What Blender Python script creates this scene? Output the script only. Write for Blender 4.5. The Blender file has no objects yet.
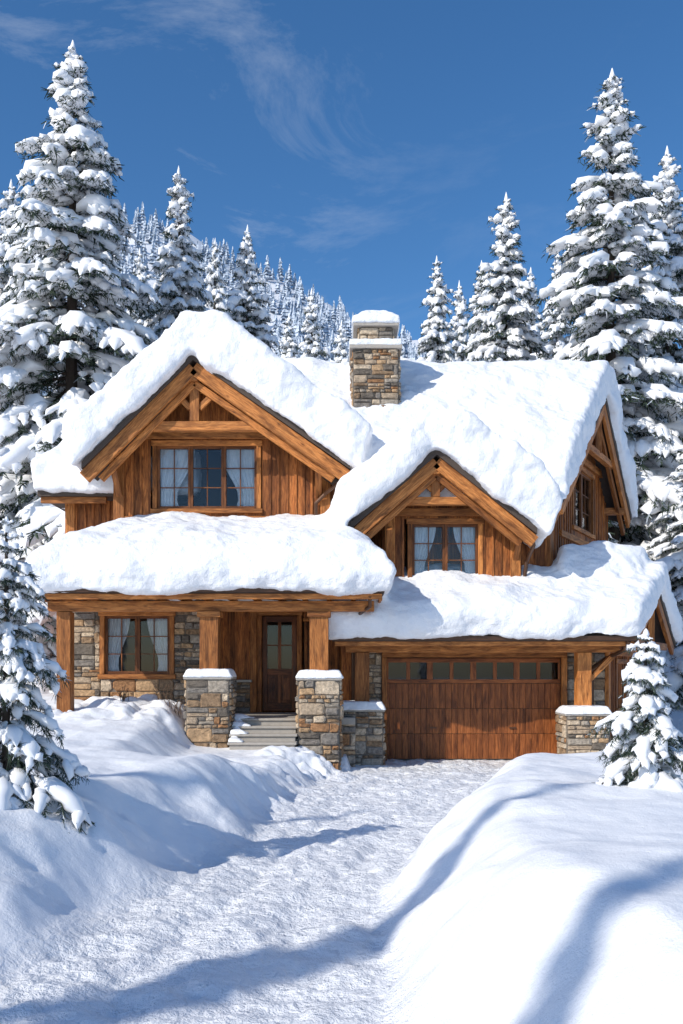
import bpy, bmesh, math, random
import numpy as np
from mathutils import Vector, Matrix
random.seed(7); rng=np.random.default_rng(7)
sc=bpy.context.scene
R=math.radians
# ------------------------------------------------------------ helpers
def link(o,parent=None):
    sc.collection.objects.link(o)
    if parent: o.parent=parent
    return o
def empty(name,loc=(0,0,0)):
    e=bpy.data.objects.new(name,None); e.location=loc; e.empty_display_size=.3
    return link(e)
def hsh(ix,iy,seed):
    h=np.sin(ix*127.1+iy*311.7+seed*74.7)*43758.5453
    return h-np.floor(h)
def vn(x,y,seed=0):
    ix=np.floor(x); iy=np.floor(y); fx=x-ix; fy=y-iy
    fx=fx*fx*fx*(fx*(fx*6-15)+10); fy=fy*fy*fy*(fy*(fy*6-15)+10)
    a=hsh(ix,iy,seed);b=hsh(ix+1,iy,seed);c=hsh(ix,iy+1,seed);d=hsh(ix+1,iy+1,seed)
    return (a*(1-fx)+b*fx)*(1-fy)+(c*(1-fx)+d*fx)*fy
def fbm(x,y,oct=4,seed=0):
    s=0;a=.5;t=0
    for i in range(oct):
        s=s+a*(vn(x,y,seed+i)-.5)*2; t+=a; a*=.5
        x,y=x*1.92*.8+y*1.92*.6+3.1, -x*1.92*.6+y*1.92*.8+7.7
    return s/t
def sst(a,b,x):
    t=np.clip((x-a)/(b-a),0,1); return t*t*(3-2*t)
def np_mesh(name,V,F,mi=None,smooth=None,mats=()):
    me=bpy.data.meshes.new(name)
    nv=len(V);nf=len(F)
    me.vertices.add(nv); me.vertices.foreach_set('co',np.asarray(V,dtype=np.float32).ravel())
    me.loops.add(nf*4); me.loops.foreach_set('vertex_index',np.asarray(F,dtype=np.int32).ravel())
    me.polygons.add(nf); me.polygons.foreach_set('loop_start',np.arange(0,nf*4,4,dtype=np.int32))
    if mi is not None: me.polygons.foreach_set('material_index',np.asarray(mi,dtype=np.int32))
    if smooth is not None: me.polygons.foreach_set('use_smooth',np.asarray(smooth,dtype=bool))
    for m in mats: me.materials.append(m)
    me.update(calc_edges=True)
    return me
# ------------------------------------------------------------ materials
def mat(name):
    m=bpy.data.materials.new(name); m.use_nodes=True
    nt=m.node_tree; b=nt.nodes['Principled BSDF']
    return m,nt,b
def N(nt,t,**k):
    n=nt.nodes.new(t)
    for a,v in k.items(): setattr(n,a,v)
    return n
def ramp(nt,stops,interp='LINEAR'):
    r=N(nt,'ShaderNodeValToRGB'); r.color_ramp.interpolation=interp
    e=r.color_ramp.elements
    while len(e)<len(stops): e.new(.5)
    for i,(p,c) in enumerate(stops):
        e[i].position=p; e[i].color=(*c,1)
    return r
def noise(nt,vec,scale,detail=4,rough=.55,dist=0):
    n=N(nt,'ShaderNodeTexNoise'); n.inputs['Scale'].default_value=scale; n.inputs['Detail'].default_value=detail
    n.inputs['Roughness'].default_value=rough; n.inputs['Distortion'].default_value=dist
    if vec is not None: nt.links.new(vec,n.inputs['Vector'])
    return n
def mixc(nt,a,b,f,mode='MIX'):
    m=N(nt,'ShaderNodeMix',data_type='RGBA',blend_type=mode)
    for s,v in ((6,a),(7,b),(0,f)):
        if hasattr(v,'links') : nt.links.new(v,m.inputs[s])
        else: m.inputs[s].default_value=(*v,1) if isinstance(v,tuple) else v
    return m.outputs[2]
def bump(nt,b,h,strength,dist,prev=None):
    n=N(nt,'ShaderNodeBump'); n.inputs['Strength'].default_value=strength; n.inputs['Distance'].default_value=dist
    nt.links.new(h,n.inputs['Height'])
    if prev: nt.links.new(prev,n.inputs['Normal'])
    nt.links.new(n.outputs[0],b.inputs['Normal']); return n.outputs[0]
SC=(.86,.868,.885)
def snow_mat(name,col=SC,b1=.35,b2=.25,s1=9,s2=60):
    m,nt,b=mat(name)
    geo=N(nt,'ShaderNodeNewGeometry')
    b.inputs['Base Color'].default_value=(*col,1)
    b.inputs['Roughness'].default_value=.6; b.inputs['Specular IOR Level'].default_value=.3
    if b1:
        n1=noise(nt,geo.outputs['Position'],s1,4,.6)
        p=bump(nt,b,n1.outputs[0],b1,.08)
        if b2:
            n2=noise(nt,geo.outputs['Position'],s2,2,.7); bump(nt,b,n2.outputs[0],b2,.016,p)
    return m
SNOWR=snow_mat('roof_snow_surface',b1=.55,b2=.75,s1=5,s2=36)
SNOWT=snow_mat('tree_snow',b1=0,b2=0)
def ground_mat():
    m,nt,b=mat('snow_ground_surface')
    geo=N(nt,'ShaderNodeNewGeometry')
    at=N(nt,'ShaderNodeAttribute',attribute_name='drive')
    n0=noise(nt,geo.outputs['Position'],2.5,4,.65)
    r=ramp(nt,[(.3,(.79,.80,.83)),(.6,SC)]); nt.links.new(n0.outputs[0],r.inputs[0])
    c=mixc(nt,SC,r.outputs[0],at.outputs['Fac'])
    nt.links.new(c,b.inputs['Base Color'])
    b.inputs['Roughness'].default_value=.6; b.inputs['Specular IOR Level'].default_value=.3
    n1=noise(nt,geo.outputs['Position'],7,5,.62); n2=noise(nt,geo.outputs['Position'],55,3,.7)
    n3=noise(nt,geo.outputs['Position'],4,3,.55)
    ml=N(nt,'ShaderNodeMath',operation='MULTIPLY'); nt.links.new(n1.outputs[0],ml.inputs[0]); nt.links.new(at.outputs['Fac'],ml.inputs[1])
    p=bump(nt,b,ml.outputs[0],.75,.13)
    p=bump(nt,b,n3.outputs[0],.4,.07,p)
    bump(nt,b,n2.outputs[0],.55,.015,p)
    return m
GROUND=ground_mat()
def wood_mat(name,dark,mid,light,rough=.6,var=1.0):
    m,nt,b=mat(name)
    uv=N(nt,'ShaderNodeUVMap'); geo=N(nt,'ShaderNodeNewGeometry')
    mp=N(nt,'ShaderNodeMapping'); mp.inputs['Scale'].default_value=(1.6,22,1); nt.links.new(uv.outputs[0],mp.inputs[0])
    mp2=N(nt,'ShaderNodeMapping'); mp2.inputs['Scale'].default_value=(.9,4.5,1); nt.links.new(uv.outputs[0],mp2.inputs[0])
    n1=noise(nt,mp.outputs[0],2.2,5,.65,.6); n2=noise(nt,mp2.outputs[0],1.5,4,.65,.8)
    r=ramp(nt,[(.32,dark),(.5,mid),(.68,light)]); nt.links.new(n1.outputs[0],r.inputs[0])
    r2=ramp(nt,[(.32,(.38,.34,.31)),(.6,(1.12,1.1,1.06))]); nt.links.new(n2.outputs[0],r2.inputs[0])
    c=mixc(nt,r.outputs[0],r2.outputs[0],1.0,'MULTIPLY')
    lo=tuple(1-(1-v)*var for v in (.5,.46,.43)); hi=tuple(1+(v-1)*var for v in (1.4,1.4,1.4))
    ri=ramp(nt,[(0,lo),(.5,(1,1,1)),(1,hi)]); nt.links.new(geo.outputs['Random Per Island'],ri.inputs[0])
    c=mixc(nt,c,ri.outputs[0],1.0,'MULTIPLY')
    mp3=N(nt,'ShaderNodeMapping'); mp3.inputs['Scale'].default_value=(1.7,4.2,1); nt.links.new(uv.outputs[0],mp3.inputs[0])
    vo=N(nt,'ShaderNodeTexVoronoi'); vo.inputs['Scale'].default_value=1.1; nt.links.new(mp3.outputs[0],vo.inputs['Vector'])
    rk=ramp(nt,[(.03,(.3,.26,.24)),(.13,(1,1,1))]); nt.links.new(vo.outputs['Distance'],rk.inputs[0])
    c=mixc(nt,c,rk.outputs[0],.85,'MULTIPLY')
    nt.links.new(c,b.inputs['Base Color'])
    b.inputs['Roughness'].default_value=rough; b.inputs['Specular IOR Level'].default_value=.3
    bump(nt,b,n1.outputs[0],.5,.012)
    return m
WOOD=wood_mat('cedar_siding',(.14,.042,.011),(.335,.112,.028),(.50,.19,.052))
TIMB=wood_mat('timber_frame_wood',(.21,.07,.018),(.44,.165,.043),(.60,.26,.08),.6,.8)
GARW=wood_mat('garage_door_wood',(.15,.042,.012),(.29,.092,.025),(.40,.14,.042),.45,.35)
DARKW=wood_mat('door_wood',(.08,.024,.008),(.18,.06,.018),(.25,.09,.028),.4)
FRAMEW=wood_mat('window_frame_wood',(.10,.034,.012),(.20,.072,.022),(.27,.105,.032),.5,.6)
def plain(name,col,rough=.6,bs=0,scale=8,metal=0):
    m,nt,b=mat(name); geo=N(nt,'ShaderNodeNewGeometry')
    n=noise(nt,geo.outputs['Position'],scale,4)
    c=mixc(nt,tuple(x*.75 for x in col),tuple(min(1,x*1.2) for x in col),n.outputs[0])
    nt.links.new(c,b.inputs['Base Color']); b.inputs['Roughness'].default_value=rough; b.inputs['Metallic'].default_value=metal
    if bs: bump(nt,b,n.outputs[0],bs,.02)
    return m
SHING=plain('roof_shingle_edge',(.07,.05,.038),.8,.4,30)
METAL=plain('gutter_metal',(.10,.05,.028),.4,0,5,.5)
DARK=plain('dark_room_box',(.03,.024,.02),.9)  # shallow boxes behind the glass; near-black colour stands in for unlit room depth
CURT=plain('curtain_cloth',(.88,.86,.83),.9)
MORT=plain('mortar',(.20,.165,.13),.95,.6,30)
SLAB=plain('stone_slab',(.40,.36,.31),.8,.5,12)
BARK=plain('spruce_bark',(.055,.04,.03),.9,0,10)
TWIG=plain('twig_bark',(.10,.06,.035),.9,0,10)
def stone_mat():
    m,nt,b=mat('fieldstone'); geo=N(nt,'ShaderNodeNewGeometry')
    r=ramp(nt,[(0,(.17,.145,.12)),(.13,(.48,.375,.27)),(.28,(.31,.21,.13)),(.43,(.60,.49,.365)),(.56,(.25,.225,.20)),(.68,(.52,.35,.205)),(.8,(.40,.35,.29)),(.92,(.37,.2,.1))],'CONSTANT')
    nt.links.new(geo.outputs['Random Per Island'],r.inputs[0])
    n=noise(nt,geo.outputs['Position'],14,5,.7)
    r2=ramp(nt,[(.3,(.45,.44,.43)),(.7,(1.3,1.26,1.2))]); nt.links.new(n.outputs[0],r2.inputs[0])
    c=mixc(nt,r.outputs[0],r2.outputs[0],1.0,'MULTIPLY'); nt.links.new(c,b.inputs['Base Color'])
    b.inputs['Roughness'].default_value=.85; b.inputs['Specular IOR Level'].default_value=.25
    bump(nt,b,n.outputs[0],.9,.03); return m
STONE=stone_mat()
def needle_mat():
    m,nt,b=mat('spruce_needles'); geo=N(nt,'ShaderNodeNewGeometry')
    r=ramp(nt,[(0,(.022,.036,.026)),(.45,(.036,.056,.036)),(.86,(.065,.09,.055)),(.87,(.42,.47,.52)),(1,(.6,.64,.7))]); nt.links.new(geo.outputs['Random Per Island'],r.inputs[0])
    nt.links.new(r.outputs[0],b.inputs['Base Color']); b.inputs['Roughness'].default_value=.7; b.inputs['Specular IOR Level'].default_value=.2
    return m
NEED=needle_mat()
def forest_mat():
    m,nt,b=mat('hazed_distant_spruce'); geo=N(nt,'ShaderNodeNewGeometry')
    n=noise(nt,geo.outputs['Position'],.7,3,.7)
    r=ramp(nt,[(.40,(.22,.29,.38)),(.56,(.64,.71,.81))]); nt.links.new(n.outputs[0],r.inputs[0])  # needle and snow tones paled bluish: distance haze is put into the colour
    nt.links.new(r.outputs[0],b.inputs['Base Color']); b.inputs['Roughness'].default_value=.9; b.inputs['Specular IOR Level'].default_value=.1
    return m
FOREST=forest_mat()
def glass_mat():
    m=bpy.data.materials.new('window_glass'); m.use_nodes=True; nt=m.node_tree; nt.nodes.clear()
    o=N(nt,'ShaderNodeOutputMaterial'); t=N(nt,'ShaderNodeBsdfTransparent'); g=N(nt,'ShaderNodeBsdfGlossy'); mx=N(nt,'ShaderNodeMixShader')
    t.inputs[0].default_value=(.9,.93,.95,1); g.inputs['Roughness'].default_value=.03
    fr=N(nt,'ShaderNodeFresnel'); fr.inputs[0].default_value=1.45
    nt.links.new(fr.outputs[0],mx.inputs[0]); nt.links.new(t.outputs[0],mx.inputs[1]); nt.links.new(g.outputs[0],mx.inputs[2]); nt.links.new(mx.outputs[0],o.inputs[0])
    return m
GLASS=glass_mat()
# ------------------------------------------------------------ mesh builder
class MB:
    def __init__(s): s.v=[];s.f=[];s.uv=[]
    def add(s,vs,fs,uvs=None):
        o=len(s.v); s.v+= [tuple(v) for v in vs]
        for i,f in enumerate(fs):
            s.f.append([o+k for k in f])
            s.uv.append(uvs[i] if uvs else [(vs[k][0],vs[k][2]) for k in f])
    def hexa(s,P,L,grain=0):
        fs=[(0,3,2,1),(4,5,6,7),(0,1,5,4),(1,2,6,5),(2,3,7,6),(3,0,4,7)]
        ou,ov=random.uniform(0,40),random.uniform(0,40); o=[i for i in range(3) if i!=grain]
        uvs=[[(L[k][grain]+ou, L[k][o[0]]+L[k][o[1]]+ov) for k in f] for f in fs]
        s.add(P,fs,uvs)
    def box(s,x0,x1,y0,y1,z0,z1,g=0):
        L=[(x0,y0,z0),(x1,y0,z0),(x1,y1,z0),(x0,y1,z0),(x0,y0,z1),(x1,y0,z1),(x1,y1,z1),(x0,y1,z1)]
        s.hexa(L,L,g)
    def obox(s,fr,s0,s1,z0,z1,d0,d1,g=0,zt=None):
        O,U,Nn=fr
        za,zb=(z1,z1) if zt is None else zt
        L=[(s0,z0,d1),(s1,z0,d1),(s1,z0,d0),(s0,z0,d0),(s0,za,d1),(s1,zb,d1),(s1,zb,d0),(s0,za,d0)]
        P=[(O[0]+U[0]*a+Nn[0]*c,O[1]+U[1]*a+Nn[1]*c,b) for a,b,c in L]
        s.hexa(P,L,g)
    def beam(s,p0,p1,w,h,up=(0,0,1)):
        p0=Vector(p0);p1=Vector(p1);a=(p1-p0);l=a.length;a.normalize()
        side=a.cross(Vector(up)).normalized(); u=side.cross(a).normalized()
        L=[];P=[]
        for t in (0,l):
            for (i,j) in ((-1,-1),(1,-1),(1,1),(-1,1)):
                L.append((t,i*w/2,j*h/2)); P.append(p0+a*t+side*(i*w/2)+u*(j*h/2))
        s.hexa(P,L,0)
    def obj(s,name,m,parent,bev=0,smooth=False):
        me=bpy.data.meshes.new(name); me.from_pydata(s.v,[],s.f)
        uvl=me.uv_layers.new(name='UVMap')
        flat=[c for u in s.uv for p in u for c in p]
        uvl.data.foreach_set('uv',flat)
        me.materials.append(m)
        bm=bmesh.new(); bm.from_mesh(me); bmesh.ops.recalc_face_normals(bm,faces=bm.faces); bm.to_mesh(me); bm.free()
        if smooth:
            for p in me.polygons: p.use_smooth=True
        o=bpy.data.objects.new(name,me); link(o,parent)
        if bev:
            b=o.modifiers.new('b','BEVEL'); b.width=bev; b.segments=2; b.limit_method='ANGLE'; b.angle_limit=R(40)
        return o
def hull(mb,pts):
    bm=bmesh.new()
    for p in pts: bm.verts.new(p)
    r=bmesh.ops.convex_hull(bm,input=bm.verts[:])
    bmesh.ops.delete(bm,geom=[v for v in bm.verts if not v.link_faces],context='VERTS')
    bm.verts.index_update()
    mb.add([v.co.copy() for v in bm.verts],[[v.index for v in f.verts] for f in bm.faces]); bm.free()
def prism_xz(mb,sec,y0,y1):
    n=len(sec); vs=[(x,y0,z) for x,z in sec]+[(x,y1,z) for x,z in sec]
    fs=[list(range(n)),list(range(2*n-1,n-1,-1))]+[[i,i+n,(i+1)%n+n,(i+1)%n] for i in range(n)]
    mb.add(vs,fs)
def prism_yz(mb,sec,x0f,x1f):
    n=len(sec); vs=[(x0f(y),y,z) for y,z in sec]+[(x1f(y),y,z) for y,z in sec]
    fs=[list(range(n)),list(range(2*n-1,n-1,-1))]+[[i,i+n,(i+1)%n+n,(i+1)%n] for i in range(n)]
    mb.add(vs,fs)
# ------------------------------------------------------------ terrain
yk=[-60,0,5.9,8.4,10.75,14.9,17,19.35,21.5,23]
xlk=[-4,-2.7,-2.3,-1.85,-1.3,-.75,-.45,.1,.2,.2]
xrk=[1.5,.7,.25,.34,.95,2.1,3.2,4.7,5.0,5.0]
def H(x,y):
    x=np.asarray(x,float);y=np.asarray(y,float)
    wob=fbm(x*.9,y*.9,3,5)*.2
    xl=np.interp(y,yk,xlk)+wob; xr=np.interp(y,yk,xrk)+wob
    dl=xl-x; dr=x-xr
    HL=np.interp(y,[4,8,12,16,18.5,21,30],[.86,.88,.88,.8,.95,1.25,1.2])
    low=sst(-3.9,-3.0,x)*sst(13.0,16,y); HL=HL*(1-low)+.45*low
    HL=HL+.2*np.clip(dl/6,0,1)
    HR=np.interp(y,[4,8,12,16,20,24,30],[1.0,.93,.82,.62,.4,.4,1.0])
    wl=np.interp(y,[4,9,14,20],[1.9,1.6,1.15,.95])
    pl=sst(0,1,dl/wl)**.8; pr=sst(0,1.1,dr)**.72
    und=fbm(x*.45,y*.45,3,11)*.17+fbm(x*1.5,y*1.3,3,21)*.06
    bank=pl*(HL+und)+pr*(HR+und)
    drive=(1-sst(-.1,.35,dl))*(1-sst(-.1,.35,dr))
    fr=(x-xl)/np.maximum(xr-xl,.1)
    rut=np.exp(-((fr-.3)/.07)**2)+np.exp(-((fr-.72)/.07)**2)
    rough=fbm(x*2.2,y*2.2,4,31)*.055+fbm(x*7,y*7,3,41)*.04
    z=bank+drive*(rough-.035*rut)
    lump=np.abs(fbm(x*1.5,y*1.5,4,51))
    lm=np.exp(-((dl-.45)/.5)**2)*sst(11,14,y)*(1-sst(20,22,y))*.55+sst(-7,-6,x)*(1-sst(-3.6,-3.0,x))*sst(17.2,19.2,y)*.7*(1-sst(20.8,21.4,y))
    lm=lm+np.exp(-((x+.7)/1.0)**2-((y-17.9)/.7)**2)*.8
    z=z+lm*(lump*.5)
    face=4*pl*(1-pl)+4*pr*(1-pr)
    z=z+face*(fbm(x*3.2,y*3.2,4,81)*.07)
    ins=sst(-3.35,-3.25,x)*(1-sst(.1,.2,x))*sst(19.1,19.3,y)*(1-sst(24,26,y))
    z=z*(1-ins)+.3*ins
    far=np.clip((y-34)/60,0,1)
    z=z+far*far*3+fbm(x*.05,y*.05,3,61)*1.2*far
    t=np.clip((y-75)/275,0,1)
    ridge=np.clip(134-.46*x,50,166)+fbm(x*.012,y*.012,4,71)*12+fbm(x*.05,y*.05,4,75)*5
    z=z+t**1.1*ridge-np.clip((y-360)/300,0,1)*60
    return z
def axis(a,b,step,lo,hi,g=1.13):
    c=list(np.arange(a,b+1e-6,step))
    s=step;v=a;L=[]
    while v>lo: s*=g; v-=s; L.append(v)
    s=step;v=b;Rr=[]
    while v<hi: s=min(s*g,12); v+=s; Rr.append(v)
    return np.array(L[::-1]+c+Rr)
xs=axis(-8,8,.05,-500,500); ys=axis(4.2,22,.05,-80,700,1.1)
X,Y=np.meshgrid(xs,ys)
Z=H(X,Y); V=np.stack([X,Y,Z],-1).reshape(-1,3)
ny,nx=X.shape; idx=np.arange(nx*ny).reshape(ny,nx)
F=np.stack([idx[:-1,:-1],idx[:-1,1:],idx[1:,1:],idx[1:,:-1]],-1).reshape(-1,4)
me=np_mesh('snow_ground',V,F,None,np.ones(len(F),bool),[GROUND])
xl=np.interp(Y,yk,xlk); xr=np.interp(Y,yk,xrk)
dv=(sst(-.4,.1,X-xl)*sst(-.4,.1,xr-X)).ravel().astype(np.float32)
a=me.attributes.new('drive','FLOAT','POINT'); a.data.foreach_set('value',dv)
link(bpy.data.objects.new('snow_ground',me))
# ------------------------------------------------------------ house
house=empty('timber_chalet_house')
siding=MB();timber=MB();deck=MB();snow=MB();caps=MB();stone=MB();mortar=MB();slabm=MB()
frame=MB();glass=MB();curt=MB();dark=MB();gdoor=MB();fdoor=MB();metal=MB()
FR=lambda x,y:((x,y),(1,0),(0,-1))
def plank_wall(fr,s0,s1,z0,top,ops=(),bw=.21,th=.03,batten=True):
    s=s0
    while s<s1-.02:
        e=min(s+bw*random.uniform(.9,1.1),s1)
        if s1-e<.08: e=s1
        hit=[o for o in ops if o[0]<e-.01 and o[1]>s+.01]
        cuts=sorted([(o[2],o[3]) for o in hit]); zz=z0
        j=random.uniform(0,.008)
        for c0,c1 in cuts:
            if c0>zz: siding.obox(fr,s,e-.006,zz,c0,0,th+j,1)
            zz=c1
        ta,tb=top(s),top(e)
        if min(ta,tb)>zz+.01: siding.obox(fr,s,e-.006,zz,0,0,th+j,1,zt=(ta,tb))
        if batten and not [o for o in ops if o[0]-.03<e<o[1]+.03]:
            siding.obox(fr,e-.03,e+.025,z0,0,th+j+.001,th+j+.026,1,zt=(top(e)-.01,top(e)-.01))
        s=e
def stone_rect(fr,s0,s1,z0,z1,dmin=.03,dmax=.085):
    O,U,Nn=fr
    mortar.obox(fr,s0,s1,z0,z1,-.12,.012)
    P=lambda s,z,d:(O[0]+U[0]*s+Nn[0]*d,O[1]+U[1]*s+Nn[1]*d,z)
    z=z0
    def st(a,b,c,d):
        if b-a<.03 or d-c<.03: return
        g=.009; dp=random.uniform(dmin,dmax)
        j=lambda k:random.uniform(-k,k)
        k=min(b-a,d-c)*.3
        o=[(a+g+k*random.random(),c+g),(b-g-k*random.random(),c+g),(b-g,c+g+k*random.random()),(b-g,d-g-k*random.random()),(b-g-k*random.random(),d-g),(a+g+k*random.random(),d-g),(a+g,d-g-k*random.random()),(a+g,c+g+k*random.random())]
        cx,cz=(a+b)/2,(c+d)/2
        o=[(x+j(.009),y+j(.009)) for x,y in o]
        r0=[P(x,y,0) for x,y in o]; r1=[P(x,y,dp*.6) for x,y in o]
        f=1-.04/max(.07,min(b-a,d-c)) 
        r2=[P(cx+(x-cx)*f,cz+(y-cz)*f,dp+j(.014)) for x,y in o]
        c0=P(cx+j(.03),cz+j(.02),dp+j(.015))
        vs=r0+r1+r2+[c0]; fs=[]
        for i in range(8):
            n=(i+1)%8
            fs+=[(i,n,8+n,8+i),(8+i,8+n,16+n,16+i),(16+i,16+n,24)]
        stone.add(vs,fs)
    while z<z1-.02:
        h=random.choice([.08,.12,.16,.2,.27,.3]); 
        if z1-z-h<.07: h=z1-z
        s=s0
        while s<s1-.02:
            w=random.uniform(.8,2.6)*h
            w=max(.12,min(.55,w))
            if s1-s-w<.1: w=s1-s
            if h>.15 and random.random()<.6:
                k=random.uniform(.35,.65)*h; st(s,s+w,z,z+k); 
                if w>.3 and random.random()<.5:
                    q=random.uniform(.35,.65)*w; st(s,s+q,z+k,z+h); st(s+q,s+w,z+k,z+h)
                else: st(s,s+w,z+k,z+h)
            else: st(s,s+w,z,z+h)
            s+=w
        z+=h
def stone_pillar(x0,x1,y0,y1,z0,z1):
    w=x1-x0;d=y1-y0
    stone_rect(((x0,y0),(1,0),(0,-1)),0,w,z0,z1)
    stone_rect(((x1,y0),(0,1),(1,0)),0,d,z0,z1)
    stone_rect(((x1,y1),(-1,0),(0,1)),0,w,z0,z1)
    stone_rect(((x0,y1),(0,-1),(-1,0)),0,d,z0,z1)
def window(fr,s0,s1,z0,z1,sashes,cols,rows,trim=.11,curtains=True,depth=1.0):
    f=frame; t=timber
    if trim:
        t.obox(fr,s0-trim,s0,z0,z1,-.02,.075,1); t.obox(fr,s1,s1+trim,z0,z1,-.02,.075,1)
        t.obox(fr,s0-trim-.03,s1+trim+.03,z1,z1+trim+.02,-.02,.085,0)
        t.obox(fr,s0-trim-.04,s1+trim+.04,z0-trim,z0,-.02,.11,0)
    sw=(s1-s0)/sashes
    for i in range(sashes):
        a=s0+i*sw;b=a+sw; w=.06
        f.obox(fr,a+.002,a+w,z0,z1,-.08,.01,1); f.obox(fr,b-w,b-.002,z0,z1,-.08,.01,1)
        f.obox(fr,a+w,b-w,z1-w,z1,-.08,.008,0); f.obox(fr,a+w,b-w,z0,z0+w*1.2,-.08,.008,0)
        for c in range(1,cols):
            x=a+w+(b-a-2*w)*c/cols; f.obox(fr,x-.011,x+.011,z0+w*1.2,z1-w,-.066,-.03,1)
        for r in range(1,rows):
            z=z0+w+(z1-z0-2*w)*r/rows; f.obox(fr,a+w,b-w,z-.011,z+.011,-.064,-.032,0)
        glass.obox(fr,a+w,b-w,z0+w*1.2,z1-w,-.052,-.046)
    O,U,Nn=fr
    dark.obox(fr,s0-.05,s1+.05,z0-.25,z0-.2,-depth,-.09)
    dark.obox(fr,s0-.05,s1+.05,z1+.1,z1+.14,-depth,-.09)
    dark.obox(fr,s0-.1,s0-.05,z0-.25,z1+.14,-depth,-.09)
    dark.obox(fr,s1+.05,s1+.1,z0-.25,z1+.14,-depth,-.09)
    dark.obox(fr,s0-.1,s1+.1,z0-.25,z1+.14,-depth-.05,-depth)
    if curtains:
        W=s1-s0
        for side in (0,1):
            n=40; vs=[];fs=[]; cw=W*.38
            nz=10
            for k in range(nz):
                tz=k/(nz-1); z=z1+.02-(z1-z0+.15)*tz
                pinch=cw*(1-.5*math.exp(-((tz-.75)/.4)**2))
                for i in range(n):
                    q=i/(n-1); sx=q*pinch; s=s0+sx if side==0 else s1-sx
                    d=-.115+.02*math.sin(q*44+tz*1.5)+.008*math.sin(q*13)
                    vs.append((O[0]+U[0]*s+Nn[0]*d,O[1]+U[1]*s+Nn[1]*d,z))
            for k in range(nz-1):
                for i in range(n-1):
                    fs.append((k*n+i,k*n+i+1,(k+1)*n+i+1,(k+1)*n+i))
            curt.add(vs,fs)
# --- left gable volume
PX,PZ=-3.45,9.53; LX,RX,EZ=-6.03,.2,6.98
sl=(PZ-EZ)/(PX-LX); sr=(PZ-EZ)/(RX-PX)
dk=.16
prism_xz(deck,[(LX,EZ),(PX,PZ),(RX,EZ),(RX,EZ-dk),(PX,PZ-dk*1.1),(LX,EZ-dk)],20.86,24.55)
T=1.0
prism_xz(snow,[(LX-.22,EZ-.2),(PX,PZ-.05),(RX+.28,EZ-.24),(RX+.48,EZ+T*.75),(RX-.4,EZ+T+.5),(PX+.7,PZ+T-.2),(PX-.2,PZ+T-.1),(LX+.6,EZ+T+.72),(LX-.25,EZ+T+.05),(LX-.42,EZ+T*.6)],20.62,24.6)
topL=lambda x:(PZ-dk-.04-(PX-x)*sl) if x<PX else (PZ-dk-.04-(x-PX)*sr)
win=(-4.5,-2.07,6.08,7.62)
plank_wall(FR(0,22),-5.49,-.3,4.8,topL,[(win[0]-.1,win[1]+.1,win[2]-.1,win[3]+.12)])
window(FR(0,22),*win,3,2,3)
timber.obox(FR(0,22),-5.0,-1.3,7.78,7.98,.0,.13,0)
for x in (-5.42,-.4): timber.obox(FR(0,22),x-.13,x+.13,4.8,topL(x)-.05,-.05,.12,1)
timber.obox(FR(0,22),-5.29,-.53,5.72,5.9,0,.1,0)
def rakes(px,pz,lx,rx,ez,y,off,h=.3,w=.11):
    for ex in (lx+.04,rx-.04):
        timber.beam((px,y,pz-off),(ex,y,ez-off),h*.9,w,(0,1,0))
rakes(PX,PZ,LX,RX,EZ,20.98,.35,.34)
rakes(PX,PZ,LX+.35,RX-.35,EZ+.3,21.12,.66,.18,.1)
timber.beam((-4.85,21.2,7.88),(-1.5,21.2,7.88),.18,.22)
timber.beam((PX,21.2,7.99),(PX,21.2,9.05),.22,.2,(0,1,0))
for sgn in (-1,1): timber.beam((PX+sgn*.1,21.2,8.3),(PX+sgn*.52,21.2,8.72),.14,.12,(0,1,0))
for x,z in ((-5.4,7.28),(-.55,7.2),(PX,9.0)): timber.beam((x,20.95,z),(x,22.02,z),.2,.22)
for x in (-5.4,-.55): timber.beam((x,21.95,6.4),(x,21.1,7.15),.15,.15)
plank_wall(((-5.5,22.8),(0,-1),(-1,0)),0,.8,4.8,lambda s:7.2)
plank_wall(((-.3,22),(0,1),(1,0)),0,1.0,4.2,lambda s:7.1)
# --- left wing (hip)
wp=[(-7.6,22.5),(-3.6,22.5),(-3.6,28.5),(-7.6,28.5)]
hull(deck,[(x,y,6.5) for x,y in wp]+[(x,y,6.66) for x,y in wp]+[(-5.9,25.5,9.0),(-3.6,25.5,9.0)])
ws=[(-7.72,22.3),(-3.6,22.3),(-3.6,28.6),(-7.72,28.6)]
hull(snow,[(x,y,6.58) for x,y in ws]+[(x,y,7.4) for x,y in ws]+[(-7.0,23.3,8.25),(-5.9,25.5,9.85),(-3.6,25.5,9.85)])
plank_wall(FR(0,23.2),-7.05,-5.5,4.0,lambda s:6.52)
timber.obox(FR(0,23.2),-7.1,-6.85,3.0,6.5,-.05,.1,1)
timber.obox(FR(0,22.58),-7.55,-5.9,6.34,6.5,-.1,.0,0)
plank_wall(((-7.05,28.2),(0,-1),(-1,0)),0,5.0,0,lambda s:6.52)
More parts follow.
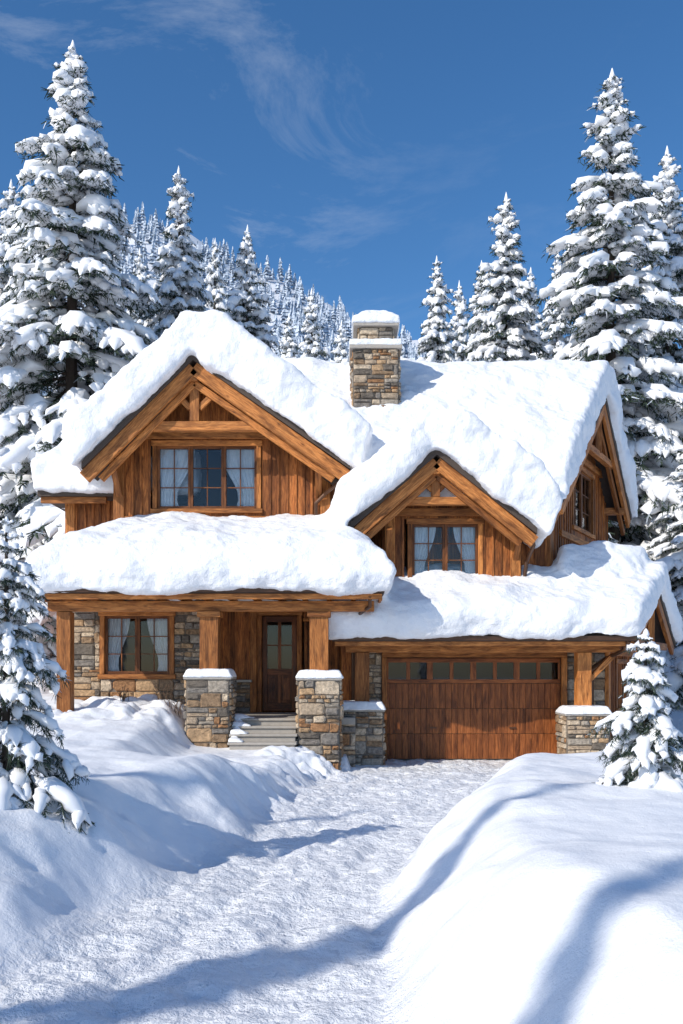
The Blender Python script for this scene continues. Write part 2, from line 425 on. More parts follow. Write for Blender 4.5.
# --- main roof
sk=(7.25-5.2)/3.6
rx=lambda y:5.2+(y-21.1)*sk
x0m=lambda y:.35-(y-21.1)*1.05 if y<24.8 else -3.45
sec=[(21.1,6.27),(24.7,9.75),(27.6,6.94),(27.6,6.74),(24.7,9.53),(21.1,6.07)]
prism_yz(deck,sec,x0m,rx)
secs=[(20.9,6.05),(24.7,9.72),(27.75,6.75),(27.8,7.55),(26.9,8.6),(25.0,10.6),(24.4,10.58),(21.55,7.8),(20.85,6.85)]
prism_yz(snow,secs,x0m,lambda y:rx(y)+.18)
topM=lambda y:(9.5-abs(y-24.7)*.967)
ul=math.hypot(sk,1); U=(sk/ul,1/ul); NN=(1/ul,-sk/ul)
ef=((5.0,22.0),U,NN)
topE=lambda s:topM(22+s*U[1])-.04
e0,e1=(24.0-22)/U[1],(25.75-22)/U[1]
plank_wall(ef,0,5.3/U[1],2.5,topE,[(e0-.1,e1+.1,5.9,7.72)])
window(ef,e0,e1,6.0,7.6,2,2,3)
timber.obox(ef,.6,5.4,7.8,8.0,0,.12,0)
timber.obox(ef,-.05,.2,3.5,6.9,0,.12,1); 
timber.obox(ef,1.0,5.2,5.55,5.72,0,.11,0)
def srake(h,w,inset,zo):
    f=lambda y,z:(rx(y)-inset,y,z-zo)
    timber.beam(f(24.7,9.75),f(21.15,6.32),h,w,NN+(0,)); timber.beam(f(24.7,9.75),f(27.55,6.98),h,w,NN+(0,))
srake(.32,.1,.09,.38); srake(.18,.1,.25,.66)
for y,z in ((24.7,9.1),(22.3,6.75),(27.0,6.9)):
    timber.beam((rx(y)-.1,y,z),(rx(y)-.95,y,z),.2,.2)
timber.beam((rx(24.7)-.22,24.7,8.1),(rx(24.7)-.22,24.7,9.0),.18,.18,(1,0,0))
timber.beam((rx(23.3)-.22,23.3,8.05),(rx(26.1)-.22,26.1,8.05),.16,.18)
plank_wall(FR(0,22),-.3,5.0,3.6,lambda s:6.9)
siding.box(-7.0,8.0,28.0,28.1,0,6.6,2)
# --- middle gable
DX,DZ,DL,DR,DE=2.16,7.2,.08,4.43,5.39
dsl=(DZ-DE)/(DX-DL); dsr=(DZ-DE)/(DR-DX)
prism_xz(deck,[(DL,DE),(DX,DZ),(DR,DE),(DR,DE-dk),(DX,DZ-dk*1.1),(DL,DE-dk)],20.36,22.6)
T=1.0
prism_xz(snow,[(DL-.2,DE-.2),(DX,DZ-.05),(DR+.25,DE-.26),(DR+.6,DE+T*.6),(DR+.1,DE+T+.45),(DX+.75,DZ+T-.25),(DX-.15,DZ+T-.02),(DL+.55,DE+T+.45),(DL-.15,DE+T),(DL-.35,DE+T*.55)],20.12,23.0)
topD=lambda x:(DZ-dk-.04-(DX-x)*dsl) if x<DX else (DZ-dk-.04-(x-DX)*dsr)
w2=(1.67,3.23,4.3,5.6)
plank_wall(FR(0,21.3),1.03,4.22,3.5,topD,[(w2[0]-.1,w2[1]+.1,w2[2]-.1,w2[3]+.12)])
window(FR(0,21.3),*w2,2,2,3)
timber.obox(FR(0,21.3),.95,4.3,5.78,5.96,0,.13,0)
for x in (1.14,4.1): timber.obox(FR(0,21.3),x-.12,x+.12,3.5,topD(x)-.03,-.05,.12,1)
rakes(DX,DZ,DL,DR,DE,20.48,.33,.31); rakes(DX,DZ,DL+.3,DR-.3,DE+.24,20.6,.6,.16,.09)
timber.beam((1.15,20.7,6.03),(3.3,20.7,6.03),.15,.18)
timber.beam((DX,20.7,6.12),(DX,20.7,6.85),.2,.18,(0,1,0))
for sgn in (-1,1): timber.beam((DX+sgn*.08,20.7,6.28),(DX+sgn*.36,20.7,6.56),.11,.1,(0,1,0))
for x,z in ((.85,5.72),(3.95,5.5),(DX,6.72)): timber.beam((x,20.46,z),(x,21.32,z),.18,.2)
for x in (1.1,4.1): timber.beam((x,21.25,4.75),(x,20.6,5.4),.13,.13)
plank_wall(((4.22,21.3),(0,1),(1,0)),0,.7,3.5,lambda s:5.5)
plank_wall(((1.03,22),(0,-1),(-1,0)),0,.7,3.5,lambda s:5.5)
# --- garage roof
gx=lambda y:6.55+(y-19.9)*.571
prism_yz(deck,[(19.9,2.92),(22.0,4.3),(24.1,2.92),(24.1,2.78),(22.0,4.12),(19.9,2.78)],lambda y:-.2,gx)
prism_yz(snow,[(19.72,2.82),(22.0,4.25),(24.2,2.9),(24.3,3.4),(22.3,4.85),(21.3,4.45),(20.25,3.9),(19.75,3.64),(19.6,3.3)],lambda y:-.34,lambda y:gx(y)+.14)
hull(snow,[(5.3,21.4,3.7),(7.6,21.6,3.8),(5.2,22.9,3.9),(8.0,22.7,3.9),(5.4,21.9,5.25),(7.35,22.0,5.2),(5.4,22.5,5.25),(7.5,22.4,5.15),(6.7,20.6,3.9),(5.0,20.8,3.9)])
gw=FR(0,21.5)
stone_rect(gw,.3,.96,0,3.3); stone_rect(gw,5.36,6.3,0,3.3)
plank_wall(gw,.3,6.3,3.3,lambda s:3.95)
timber.obox(gw,.96,1.08,0,2.45,-.02,.14,1); timber.obox(gw,5.24,5.36,0,2.45,-.02,.14,1)
timber.obox(gw,.96,5.36,2.45,2.72,-.02,.14,0); plank_wall(gw,.96,5.36,2.72,lambda s:3.3)
eg=((6.3,21.5),U,NN)
plank_wall(eg,0,3.6,0,lambda s:4.05-max(0,(21.5+s*U[1]-22))*.65 if s>.55 else 3.78+s*.5)
timber.obox(eg,-.06,.14,0,3.7,0,.1,1); timber.obox(eg,.3,3.5,2.5,2.68,0,.1,0)
window(eg,1.0,1.9,1.2,2.3,1,2,2)
fg=lambda y,z:(gx(y)-.09,y,z-.3)
timber.beam(fg(22,4.3),fg(19.95,2.95),.24,.1,NN+(0,)); timber.beam(fg(22,4.3),fg(24.05,2.95),.24,.1,NN+(0,))
timber.beam((gx(22)-.2,22,2.75),(gx(22)-.2,22,3.95),.16,.16,(1,0,0))
timber.beam((gx(20.4)-.2,20.4,2.75),(gx(23.6)-.2,23.6,2.75),.16,.18)
timber.beam((gx(20.6)-.2,20.6,2.2),(gx(21.4)-.3,21.4,2.9),.1,.12)
timber.beam((.1,20.5,2.66),(6.3,20.5,2.66),.24,.22)
metal.box(-.18,6.5,19.82,19.9,2.8,2.9)
timber.box(-.15,6.5,19.93,20.0,2.68,2.79)
for i in range(11):
    x=.1+i*.6; timber.beam((x,19.98,2.80),(x,21.5,3.8),.09,.14)
stone_pillar(.0,.92,20.12,20.95,-.1,1.22); stone_pillar(5.04,5.98,20.12,20.95,-.1,1.12)
for x,zb in ((.47,1.3),(5.5,1.2)):
    timber.box(x-.16,x+.16,20.35,20.67,zb,2.55,2)
slabm.box(-.05,.97,20.07,21.0,1.22,1.29); slabm.box(4.99,6.03,20.07,21.0,1.12,1.19)
timber.beam((5.66,20.5,1.95),(6.2,20.5,2.5),.12,.14,(0,1,0))
y=21.58
for r in range(4):
    z0=.02+r*.605; z1=z0+.595
    if r<3:
        n=4; w=(5.24-1.08)/n
        for i in range(n):
            a=1.08+i*w; s=a+.07
            gdoor.box(a+.001,a+.069,y,y+.05,z0,z1,2); gdoor.box(a+w-.069,a+w-.001,y,y+.05,z0,z1,2)
            while s<a+w-.075:
                e=min(s+.15,a+w-.07); gdoor.box(s+.003,e-.003,y+.012,y+.04,z0,z1,2); s=e
    else:
        n=8; w=(5.24-1.08)/n
        for i in range(n+1):
            c=1.08+i*w; h=.045 if i not in(2,4,6) else .07
            gdoor.box(max(1.08,c-h),min(5.24,c+h),y,y+.04,z0,z1,2)
        gdoor.box(1.08,5.24,y-.004,y+.036,z0,z0+.09,0); gdoor.box(1.08,5.24,y-.004,y+.036,z1-.1,z1,0)
        for i in range(n):
            a=1.08+i*w+.04; b=a+w-.08
            glass.box(a,b,y+.02,y+.026,z0+.08,z1-.09)
        dark.box(1.08,5.24,y+.5,y+.55,1.6,2.5)
mortar.box(1.08,5.24,y+.055,y+.07,0,1.84)
dark.box(1.02,1.07,y,y+.5,1.8,2.5);dark.box(5.25,5.3,y,y+.5,1.8,2.5);dark.box(1.08,5.24,y,y+.5,2.46,2.5);dark.box(1.08,5.24,y+.08,y+.5,1.8,1.84)
for s in (2.2,4.1): metal.box(s-.08,s+.08,y-.03,y-.01,.75,.78)
# --- porch roof
pp=[(-6.5,18.9),(.9,18.9),(.9,22.05),(-6.5,22.05)]
hull(deck,[(x,y,3.76) for x,y in pp]+[(x,y,3.88) for x,y in pp]+[(-4.9,22.05,5.05),(-.6,22.05,5.05)])
ps=[(-6.62,18.68),(1.02,18.68),(1.02,22.0),(-6.62,22.0)]
hull(snow,[(x,y,3.78) for x,y in ps]+[(-6.74,18.56,4.2),(1.14,18.56,4.2),(-6.7,22,4.2),(1.1,22,4.2)]+[(x+(.05 if x<0 else -.05),y+.1,4.68) for x,y in ps]+[(x,19.3,5.08) for x in(-5.9,.2)]+[(-5.0,22.0,5.98),(-.4,22.0,5.98)])
timber.box(-6.45,.85,18.93,18.99,3.64,3.76); metal.box(-6.5,.9,18.82,18.9,3.78,3.87)
timber.beam((-6.3,19.4,3.52),(.7,19.4,3.52),.26,.22)
timber.box(-6.42,-6.36,18.99,21.2,3.62,3.76,1); timber.box(.8,.86,18.99,21.3,3.62,3.76,1)
timber.beam((.55,19.55,3.52),(.55,21.9,3.52),.2,.2)
for i in range(13): timber.beam((-6.1+i*.53,19.0,3.70),(-6.1+i*.53,21.2,3.70),.09,.1)
stone_pillar(-3.27,-2.38,19.0,19.86,0,1.95); stone_pillar(-.9,-.05,19.0,19.86,0,1.93)
slabm.box(-3.33,-2.32,18.94,19.92,1.95,2.02); slabm.box(-.96,.01,18.94,19.92,1.93,2.0)
for x in (-2.83,-.48): timber.box(x-.2,x+.2,19.2,19.6,2.02,3.4,2); timber.box(x-.25,x+.25,19.15,19.65,3.28,3.405,0)
timber.box(-6.1,-5.8,19.25,19.55,.8,3.4,2)
lw=FR(0,21.2); o=(-5.57,-4.04,2.05,3.42)
stone_rect(lw,-6.35,o[0]-.1,.3,3.75); stone_rect(lw,o[1]+.1,-3.3,.3,3.75); stone_rect(lw,o[0]-.1,o[1]+.1,.3,o[2]-.1); 
timber.obox(lw,-6.3,-3.35,3.56,3.74,.0,.13,0)
window(lw,*o,2,2,3)
stone_rect(((-3.3,21.2),(0,1),(1,0)),0,1.1,.3,3.75)
stone_rect(((-6.35,23.2),(0,-1),(-1,0)),0,2.0,.3,3.75)
plank_wall(FR(0,23.2),-7.05,-6.35,0,lambda s:4.0)
ew=FR(0,22.3); D0,D1=-1.97,-1.10
plank_wall(ew,-3.3,.35,1.1,lambda s:3.75,[(D0-.12,D1+.12,1.0,3.6),(-.92,-.45,1.5,3.45)],.17)
stone_rect(((-3.2,22.2),(1,0),(0,-1)),0,.95,1.1,1.85); slabm.box(-3.2,-2.2,22.0,22.25,1.85,1.91)
timber.obox(ew,-2.25,-2.09,1.1,3.7,0,.16,1)
window(ew,-.85,-.52,1.55,3.35,1,1,3,curtains=False,trim=.07)
timber.obox(ew,D0-.12,D0,1.1,3.5,-.03,.1,1);timber.obox(ew,D1,D1+.12,1.1,3.5,-.03,.1,1);timber.obox(ew,D0-.14,D1+.14,3.5,3.64,-.03,.12,0)
fd=FR(0,22.3); dz=1.14
for a,b in ((D0+.01,D0+.13),(D1-.13,D1-.01)): fdoor.obox(fd,a,b,dz,3.48,-.06,.0,1)
mid=(D0+D1)/2; fdoor.obox(fd,mid-.04,mid+.04,dz,3.48,-.06,-.003,1)
for z0,z1 in ((dz,dz+.2),(2.02,2.18),(3.34,3.48)): fdoor.obox(fd,D0+.13,D1-.13,z0,z1,-.058,-.002,0)
for a,b in ((D0+.13,mid-.04),(mid+.04,D1-.13)):
    fdoor.obox(fd,a,b,dz+.2,2.02,-.05,-.025,1); fdoor.obox(fd,a+.05,b-.05,dz+.27,1.95,-.03,-.012,1)
    glass.obox(fd,a,b,2.18,3.34,-.035,-.03)
    fdoor.obox(fd,a,b,2.75,2.78,-.045,-.02,0)
dark.obox(fd,D0,D1,2.1,3.45,-.6,-.55); dark.obox(fd,D0-.04,D0,2.1,3.45,-.6,-.07);dark.obox(fd,D1,D1+.04,2.1,3.45,-.6,-.07);dark.obox(fd,D0,D1,3.45,3.49,-.6,-.07)
metal.obox(fd,D1-.09,D1-.06,2.0,2.25,.01,.05); metal.obox(fd,D1-.1,D1-.05,1.98,2.0,0,.04)
plank_wall(((.35,22.3),(0,-1),(-1,0)),0,.8,1.1,lambda s:3.75)
plank_wall(FR(0,21.5),.0,.3,1.1,lambda s:3.75)
slabm.box(-3.28,.3,19.75,22.3,.95,1.1)
stone_rect(((-3.28,19.86),(0,1),(-1,0)),0,1.3,.2,1.0); stone_rect(((-.05,19.86),(1,0),(0,-1)),0,.36,.0,1.0)
for i in range(4):
    slabm.box(-2.32,-.97,18.62+i*.3,19.8,.35,.65+i*.15-.05); slabm.box(-2.36,-.93,18.58+i*.3,19.79,.6+i*.15,.65+i*.15)
# --- chimney
cy=-.5
stone_pillar(.30,1.42,23.1+cy,24.2+cy,7.6,10.2)
slabm.box(.2,1.52,23.0+cy,24.3+cy,10.2,10.3)
stone_pillar(.46,1.28,23.25+cy,24.05+cy,10.3,10.8); slabm.box(.3,1.44,23.1+cy,24.2+cy,10.8,10.9)
hull(caps,[(x,y+cy,z) for x in(.2,1.52) for y in(23.0,24.3) for z in(10.28,10.44)])
hull(caps,[(x,y+cy,10.87) for x in(.26,1.48) for y in(23.06,24.24)]+[(x,y+cy,11.05) for x in(.28,1.46) for y in(23.08,24.22)]+[(x,y+cy,11.32) for x in(.6,1.14) for y in(23.4,23.9)])
for x0,x1,y0,y1,z in ((-3.36,-2.29,18.9,19.95,2.0),(-.99,.04,18.9,19.95,1.98),(-.08,1.0,20.03,21.02,1.27),(4.96,6.06,20.03,21.02,1.17)):
    hull(caps,[(x,y,z-.01) for x in(x0,x1) for y in(y0,y1)]+[(x,y,z+.17) for x in(x0+.1,x1-.1) for y in(y0+.1,y1-.1)])
for i in range(4):
    z=.645+i*.15; yy=18.58+i*.3
    hull(caps,[(x,y,z) for x in(-2.36,-2.0+.06*i) for y in(yy,yy+.3)]+[(x,y,z+.1) for x in(-2.34,-2.15) for y in(yy+.08,yy+.3)])
def pipe(pts,r=.045,mb=None):
    mb=mb or metal
    for a,b in zip(pts[:-1],pts[1:]):
        a=Vector(a);b=Vector(b);ax=(b-a).normalized();sd=ax.cross(Vector((.3,1,.2))).normalized();u=sd.cross(ax)
        vs=[];n=8
        for p in (a-ax*.015,b+ax*.015):
            for i in range(n):
                t=i*2*math.pi/n; vs.append(p+sd*math.cos(t)*r+u*math.sin(t)*r)
        mb.add(vs,[(i,(i+1)%n,n+(i+1)%n,n+i) for i in range(n)])
pipe([(.1,21.0,6.8),(.0,21.1,6.6),(-.4,21.75,6.4),(-.62,21.85,6.2),(-.62,21.85,5.3)])
pipe([(4.35,20.5,5.15),(4.4,20.6,5.0),(4.35,21.15,4.7),(4.32,21.2,4.4),(4.32,21.2,4.0)])
pipe([(6.35,19.9,2.78),(6.3,20.0,2.6),(6.05,20.7,2.4),(5.95,21.38,2.2),(5.95,21.38,.3)])
pipe([(.6,18.95,3.7),(.6,19.1,3.5),(.28,19.9,3.3),(.28,21.2,3.1),(.28,21.35,1.3)],.04)
siding.obj('wall_siding',WOOD,house); timber.obj('timber_frame',TIMB,house,.012)
deck.obj('roof_deck',SHING,house); stone.obj('fieldstone_masonry',STONE,house); mortar.obj('mortar',MORT,house)
slabm.obj('stone_slabs_and_steps',SLAB,house,.012); frame.obj('window_frames',FRAMEW,house); glass.obj('window_glass',GLASS,house)
curt.obj('curtains',CURT,house,smooth=True); dark.obj('dark_room_boxes',DARK,house)
gdoor.obj('garage_door',GARW,house,.004); fdoor.obj('front_door',DARKW,house,.005); metal.obj('gutters_and_downspouts',METAL,house)
def snowobj(mb,name,vox,it,*ds):
    o=mb.obj(name,SNOWR,house)
    r=o.modifiers.new('r','REMESH'); r.mode='VOXEL'; r.voxel_size=vox; r.use_smooth_shade=True
    s=o.modifiers.new('s','SMOOTH'); s.factor=.5; s.iterations=it
    for k,(size,st) in enumerate(ds):
        t=bpy.data.textures.new(name+str(k),'CLOUDS'); t.noise_scale=size; t.noise_depth=2
        d=o.modifiers.new('d','DISPLACE'); d.texture=t; d.strength=st; d.mid_level=.5; d.texture_coords='GLOBAL'
    return o
snowobj(snow,'roof_snow',.055,28,(1.4,.36),(.45,.10),(.14,.055))
snowobj(caps,'snow_caps',.03,7,(.4,.06),(.12,.025))
sh=MB()
for cx,cyy in ((-3.9,19.9),(-3.6,19.6),(-4.9,20.2)):
    zg=float(H(cx,cyy))
    for i in range(9):
        a=random.uniform(0,6.28); l=random.uniform(.18,.42); x0=cx+random.uniform(-.12,.12); y0=cyy+random.uniform(-.1,.1)
        p1=(x0+math.cos(a)*l*.25,y0+math.sin(a)*l*.25,zg+l*.6); p2=(x0+math.cos(a)*l*.55,y0+math.sin(a)*l*.55,zg+l)
        pipe([(x0,y0,zg-.1),p1,p2],.007,sh)
sh.obj('dry_shrub',TWIG,None)
# ------------------------------------------------------------ trees
def tube(pts,rw,rh,n=6,jit=.0,rg=None):
    pts=np.asarray(pts,float);m=len(pts)
    tg=np.gradient(pts,axis=0); tg/=np.linalg.norm(tg,axis=1)[:,None]+1e-9
    up=np.array([0,0,1.]); sd=np.cross(tg,up); l=np.linalg.norm(sd,axis=1)[:,None]; sd=np.where(l<1e-3,np.array([[1.,0,0]]),sd/(l+1e-9)); u=np.cross(sd,tg)
    a=np.arange(n)*2*math.pi/n
    J=1+(rg.uniform(-jit,jit,(m,n)) if jit else np.zeros((m,n)))
    V=pts[:,None,:]+sd[:,None,:]*(np.cos(a)[None,:]*rw[:,None]*J)[...,None]+u[:,None,:]*(np.sin(a)[None,:]*rh[:,None]*J)[...,None]
    i=np.arange(m-1)[:,None]*n; j=np.arange(n)[None,:]; k=(j+1)%n
    F=np.stack([i+j,i+k,i+n+k,i+n+j],-1).reshape(-1,4)
    return V.reshape(-1,3),F
class Acc:
    def __init__(s): s.V=[];s.F=[];s.M=[];s.n=0
    def add(s,V,F,m):
        s.V.append(V);s.F.append(F+s.n);s.M.append(np.full(len(F),m) if np.isscalar(m) else m);s.n+=len(V)
    def get(s): return np.concatenate(s.V),np.concatenate(s.F),np.concatenate(s.M)
def branch(L,rg,sp,nl,nw,nstep,sr,fan=.42,cover=.85):
    A=Acc()
    droop=rg.uniform(.22,.42); curl=rg.uniform(-.06,.06)
    C=lambda t:np.array([L*(t-.06*t*t),L*curl*t*t,L*(.1*t-droop*t*t)])
    ts=np.linspace(0,1,max(5,int(L/.3)))
    P=np.array([C(t) for t in ts])
    V,F=tube(P,.012*L**.5+.02*L*(1-ts)**1.2*.5,.012*L**.5+.01*L*(1-ts),4); A.add(V,F,2)
    def needles(P,l,dens):
        seg=np.diff(P,axis=0); ln=np.linalg.norm(seg,axis=1); tot=ln.sum(); cnt=int(tot/nstep)*dens
        if cnt<1: return
        q=rg.uniform(0,1,cnt)*(len(P)-1); i=np.minimum(q.astype(int),len(P)-2); f=(q-i)[:,None]
        p=P[i]*(1-f)+P[i+1]*f; d=seg[i]/ (ln[i][:,None]+1e-9)
        r=rg.normal(0,1,(cnt,3)); r[:,2]=r[:,2]*.6-.55
        dd=d*.8+r*.7; dd/=np.linalg.norm(dd,axis=1)[:,None]
        w=np.cross(dd,rg.normal(0,1,(cnt,3))); w/=np.linalg.norm(w,axis=1)[:,None]
        le=nl*rg.uniform(.6,1.3,cnt)[:,None]
        a=p-w*nw*.5;b=p+w*nw*.5;c=p+dd*le+w*nw*.2;e=p+dd*le-w*nw*.2
        V=np.stack([a,b,c,e],1).reshape(-1,3); F=np.arange(cnt*4).reshape(-1,4); A.add(V,F,1)
    def snowt(P,r0):
        P=np.asarray(P)
        m=max(3,int(np.linalg.norm(P[-1]-P[0])/(r0*1.25)))+2
        t=np.linspace(0,1,m); q=t*(len(P)-1); i=np.minimum(q.astype(int),len(P)-2); f=(q-i)[:,None]
        p=P[i]*(1-f)+P[i+1]*f
        prof=np.sqrt(np.clip(1-(2*t-1)**4,0,1))*rg.uniform(.6,1.35,m); prof[0]=prof[-1]=.05
        rw=r0*prof; rh=r0*.72*prof
        p=p+np.array([0,0,1.])*(rh*.55)[:,None]+rg.normal(0,r0*.14,(m,3))
        V,F=tube(p,rw,rh,6,.12,rg); A.add(V,F,0)
    needles(P[1:],nl,2)
    snowt(P[len(P)//5:],sr*1.5)
    t=.1
    while t<.97:
        for sd in (-1,1):
            if rg.random()<.08: continue
            lt=(fan*L*(1-t)**.75*min(1,.45+t*1.6)+.05*L+.04)*rg.uniform(.65,1.15)
            tt=t+rg.uniform(-.5,.5)*sp/L
            c=C(tt); tg=C(tt+.02)-c; tg/=np.linalg.norm(tg)
            s=np.cross(tg,[0,0,1.])*sd; an=rg.uniform(.7,1.05)
            d=tg*math.cos(an)+s*math.sin(an)
            u=np.linspace(0,1,5)[:,None]
            TP=c+d*lt*u+np.array([0,0,-1.])*lt*rg.uniform(.25,.65)*u*u+tg*lt*.15*u*u
            needles(TP,nl,2)
            if rg.random()<cover:
                a=rg.uniform(.0,.3); b=rg.uniform(.65,.98)
                ii=np.linspace(a*4,b*4,5); k=np.minimum(ii.astype(int),3); f=(ii-k)[:,None]
                snowt(TP[k]*(1-f)+TP[k+1]*f,sr*rg.uniform(.55,1.3)*min(1,.5+lt/(.5*max(.3,L*.3))))
        t+=sp/L*rg.uniform(.8,1.2)
    return A.get()
def make_tree(name,Ht,Rf,lens,sp,nl,nw,ns,sr,zsp,per,seed,z0=.6,trunk=.2,nvar=4,fan=.42,cover=.85):
    rg=np.random.default_rng(seed)
    T={L:[branch(L,rg,sp*(.6+.4*min(1,L/lens[-1]*1.3)),nl,nw,ns,sr*(.65+.35*L/lens[-1]),fan,cover) for _ in range(nvar)] for L in lens}
    A=Acc()
    zz=np.linspace(-.8,Ht,14); wig=np.cumsum(rg.normal(0,.012*Ht/14,(14,2)),axis=0)
    P=np.column_stack([wig,zz]); r=trunk*(1-np.clip(zz/Ht,0,1))**.9+.008*Ht**.3
    n=8;a=np.arange(n)*2*math.pi/n
    V=(P[:,None,:]+np.stack([np.cos(a),np.sin(a),0*a],-1)[None]*r[:,None,None]).reshape(-1,3)
    i=np.arange(13)[:,None]*n; j=np.arange(n)[None,:]; k=(j+1)%n
    A.add(V,np.stack([i+j,i+k,i+n+k,i+n+j],-1).reshape(-1,4),2)
    z=z0; ang=0
    while z<Ht-.012*Ht:
        d=Ht-z; h=z/Ht
        nb=per if h<.85 else max(3,per-2)
        wm=rg.uniform(.85,1.12)
        for b in range(nb):
            ang+=2.399+rg.uniform(-.25,.25)
            L=Rf(d)*rg.uniform(.65,1.18)*wm
            Lt=min(lens,key=lambda q:abs(math.log(q/L)))
            V,F,M=T[Lt][rg.integers(nvar)]
            s=L/Lt
            pitch=np.interp(h,[0,.5,.85,1],[-.36,-.2,.13,.75])+rg.uniform(-.16,.14)
            c_,s_=math.cos(pitch),math.sin(pitch); roll=rg.uniform(-.25,.25)
            Vs=V*s
            if rg.random()<.5: 
                Vs=Vs*np.array([1,-1,1]); F=F[:,::-1]
            y2=Vs[:,1]*math.cos(roll)-Vs[:,2]*math.sin(roll); z2=Vs[:,1]*math.sin(roll)+Vs[:,2]*math.cos(roll)
            x3=Vs[:,0]*c_-z2*s_; z3=Vs[:,0]*s_+z2*c_
            ca,sa=math.cos(ang),math.sin(ang)
            zb=z+rg.uniform(-.5,.5)*zsp*min(1,d/(Ht*.3)); 
            ox,oy=np.interp(zb,zz,wig[:,0]),np.interp(zb,zz,wig[:,1])
            A.add(np.column_stack([x3*ca-y2*sa+ox,x3*sa+y2*ca+oy,z3+zb]),F,M)
        z+=zsp*(.45+.55*min(1,d/(Ht*.5)))
    q=np.linspace(Ht*.95,Ht*1.01,6)
    V,F=tube(np.column_stack([np.interp(q,zz,wig[:,0]),np.interp(q,zz,wig[:,1]),q]),np.array([.3,.8,1,.8,.6,.1])*sr*.7,np.array([.3,.8,1,.8,.6,.1])*sr*.7,6); A.add(V,F,0)
    V,F,M=A.get()
    return np_mesh(name,V,F,M,M==0,[SNOWT,NEED,BARK])
Rbig=lambda d:min(3.9,.16+.30*d**.96)
big=[make_tree('snowy_spruce_mesh',22,Rbig,[.5,1.1,2.0,3.2],.31,.18,.036,.055,.185,.64,6,s,z0=.5,trunk=.26,cover=.76) for s in (1,2,3)]
def P(px,py,D): return ((px-341.5)*D/900, D, 2.15+(670-py)*D/900)
spec=[(70,45,31,1.25,0),(178,168,35,.85,1),(215,240,42,.65,2),(248,228,37,.85,0),(311,290,48,.75,1),(289,315,58,.8,2),(343,322,60,.8,0),
(437,258,42,.85,2),(458,282,47,.75,0),(482,262,52,.9,1),(507,195,37,1.0,1),(558,252,46,.85,2),(612,72,33,1.2,2),(670,148,37,1.0,0),(12,182,38,.9,1),
(-25,230,34,1,2),(715,230,36,1,1),(400,345,66,.9,1),(530,270,60,.9,0),(140,250,50,.8,2),(705,400,30,.9,0)]
for k,(px,py,D,w,vi) in enumerate(spec):
    x,y,zt=P(px,py,D); zb=float(H(x,y)); s=(zt-zb)/22.1
    o=bpy.data.objects.new('snowy_spruce_tree',big[vi]); o.location=(x,y,zb); o.scale=(w*max(s,.8),w*max(s,.8),s); o.rotation_euler=(0,0,k*1.7)
    link(o)
for k,(x,y,s,w) in enumerate([(-13.6,-4.6,.66,.2),(-12.6,-7.4,.66,.2),(-16.5,-.6,.64,.2)]):
    o=bpy.data.objects.new('snowy_spruce_tree',big[k%3]); o.location=(x,y,float(H(x,y))); o.scale=(w,w,s); o.rotation_euler=(0,0,k*2.1); link(o)
y1=make_tree('young_spruce_mesh',2.75,lambda d:min(1.05,.05+.43*d),[.25,.5,.9],.1,.065,.008,.0105,.054,.23,6,11,z0=.15,trunk=.04,fan=.42,cover=.7)
y2=make_tree('young_spruce_mesh_b',1.65,lambda d:min(.7,.05+.48*d),[.2,.4,.7],.085,.06,.007,.0105,.05,.165,6,12,z0=.12,trunk=.03,fan=.42,cover=.7)
for m,(x,y) in ((y1,(-3.35,9.0)),(y2,(3.1,9.2))):
    z=float(H(x,y))-.05
    o=bpy.data.objects.new('young_spruce_tree',m); o.location=(x,y,z); link(o)
rg=np.random.default_rng(5)
def far_tpl(seed):
    r=np.random.default_rng(seed); Vs=[];Fs=[];o=0; n=8; T=7
    for k in range(T):
        zc=k/T; ro=.22*(1-zc)**.9+.02; a=np.arange(n)*2*math.pi/n+r.uniform(0,6)
        rr=ro*np.where(np.arange(n)%2==0,1,.55)*r.uniform(.8,1.2,n)
        out=np.column_stack([np.cos(a)*rr,np.sin(a)*rr,zc+r.uniform(-.03,.02,n)])
        inn=np.column_stack([np.cos(a)*.02,np.sin(a)*.02,np.full(n,min(1,zc+1.5/T))])
        Vs+=[out,inn]; j=np.arange(n);kk=(j+1)%n
        Fs.append(np.stack([j,kk,kk+n,j+n],-1)+o); o+=2*n
    return np.concatenate(Vs),np.concatenate(Fs)
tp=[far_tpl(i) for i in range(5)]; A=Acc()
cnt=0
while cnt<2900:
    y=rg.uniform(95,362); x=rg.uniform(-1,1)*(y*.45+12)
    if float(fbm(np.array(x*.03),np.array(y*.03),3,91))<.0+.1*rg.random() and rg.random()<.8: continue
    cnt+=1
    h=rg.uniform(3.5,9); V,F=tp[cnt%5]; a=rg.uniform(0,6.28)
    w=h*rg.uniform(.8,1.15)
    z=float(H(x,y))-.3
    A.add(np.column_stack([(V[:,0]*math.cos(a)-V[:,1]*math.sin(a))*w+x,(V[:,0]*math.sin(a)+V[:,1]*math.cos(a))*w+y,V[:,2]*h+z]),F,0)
V,F,M=A.get(); link(bpy.data.objects.new('distant_forest',np_mesh('distant_forest',V,F,M,np.zeros(len(F),bool),[FOREST])))
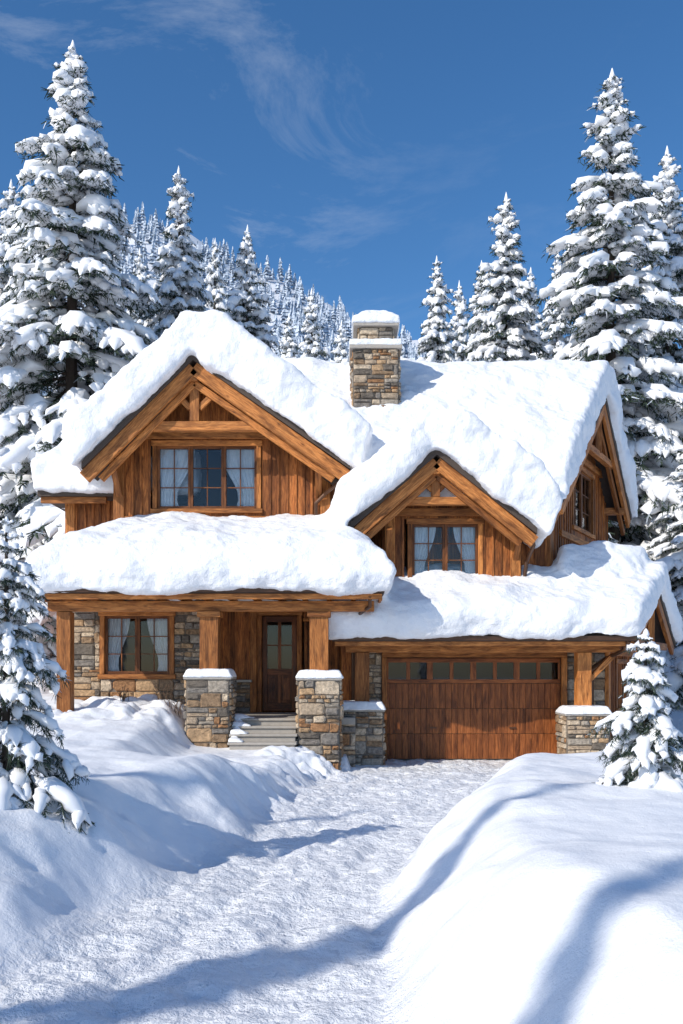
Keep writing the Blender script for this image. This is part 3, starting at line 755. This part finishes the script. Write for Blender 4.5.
# ------------------------------------------------------------ light
el=R(34); S=Vector((-.76,-.65,0)).normalized()*math.cos(el)+Vector((0,0,math.sin(el)))
ld=bpy.data.lights.new('sun','SUN'); ld.energy=3.9; ld.angle=R(.53); ld.color=(1,.94,.84)
lo=bpy.data.objects.new('sun',ld); lo.rotation_euler=S.to_track_quat('Z','Y').to_euler(); link(lo)
w=bpy.data.worlds.new('World'); sc.world=w; w.use_nodes=True; nt=w.node_tree; bg=nt.nodes['Background']
sky=N(nt,'ShaderNodeTexSky',sky_type='NISHITA'); sky.sun_disc=False; sky.sun_elevation=el; sky.sun_rotation=math.atan2(S.x,S.y)
sky.altitude=500; sky.air_density=1.0; sky.dust_density=.8; sky.ozone_density=4
hs=N(nt,'ShaderNodeHueSaturation'); hs.inputs['Saturation'].default_value=1.2; hs.inputs['Value'].default_value=1.03; nt.links.new(sky.outputs[0],hs.inputs['Color'])
tc=N(nt,'ShaderNodeTexCoord'); mp=N(nt,'ShaderNodeMapping'); mp.inputs['Scale'].default_value=(1.6,1.6,4.5); mp.inputs['Rotation'].default_value=(0,R(-14),0); mp.inputs['Location'].default_value=(.9,.3,.2); nt.links.new(tc.outputs['Generated'],mp.inputs[0])
n=noise(nt,mp.outputs[0],2.1,8,.68,.6)
r=ramp(nt,[(.53,(0,0,0)),(.85,(1,1,1))]); nt.links.new(n.outputs[0],r.inputs[0])
sx=N(nt,'ShaderNodeSeparateXYZ'); nt.links.new(tc.outputs['Generated'],sx.inputs[0])
mr=N(nt,'ShaderNodeMapRange',interpolation_type='SMOOTHSTEP'); mr.inputs['From Min'].default_value=.12; mr.inputs['From Max'].default_value=-.12; mr.inputs['To Min'].default_value=.08; mr.inputs['To Max'].default_value=.5; nt.links.new(sx.outputs[0],mr.inputs[0])
ml=N(nt,'ShaderNodeMath',operation='MULTIPLY'); nt.links.new(r.outputs[0],ml.inputs[0]); nt.links.new(mr.outputs[0],ml.inputs[1])
c=mixc(nt,hs.outputs[0],(5.,5.4,6.),ml.outputs[0])
nt.links.new(c,bg.inputs[0]); bg.inputs[1].default_value=.15
# ------------------------------------------------------------ camera
cd=bpy.data.cameras.new('camera'); cd.lens=900/1024*36; cd.sensor_width=36; cd.shift_y=158/1024; cd.clip_end=3000
co=bpy.data.objects.new('camera',cd); co.location=(0,0,2.15); co.rotation_euler=(R(90),0,0); link(co); sc.camera=co
sc.view_settings.view_transform='Standard'; sc.view_settings.look='None'; sc.view_settings.exposure=0
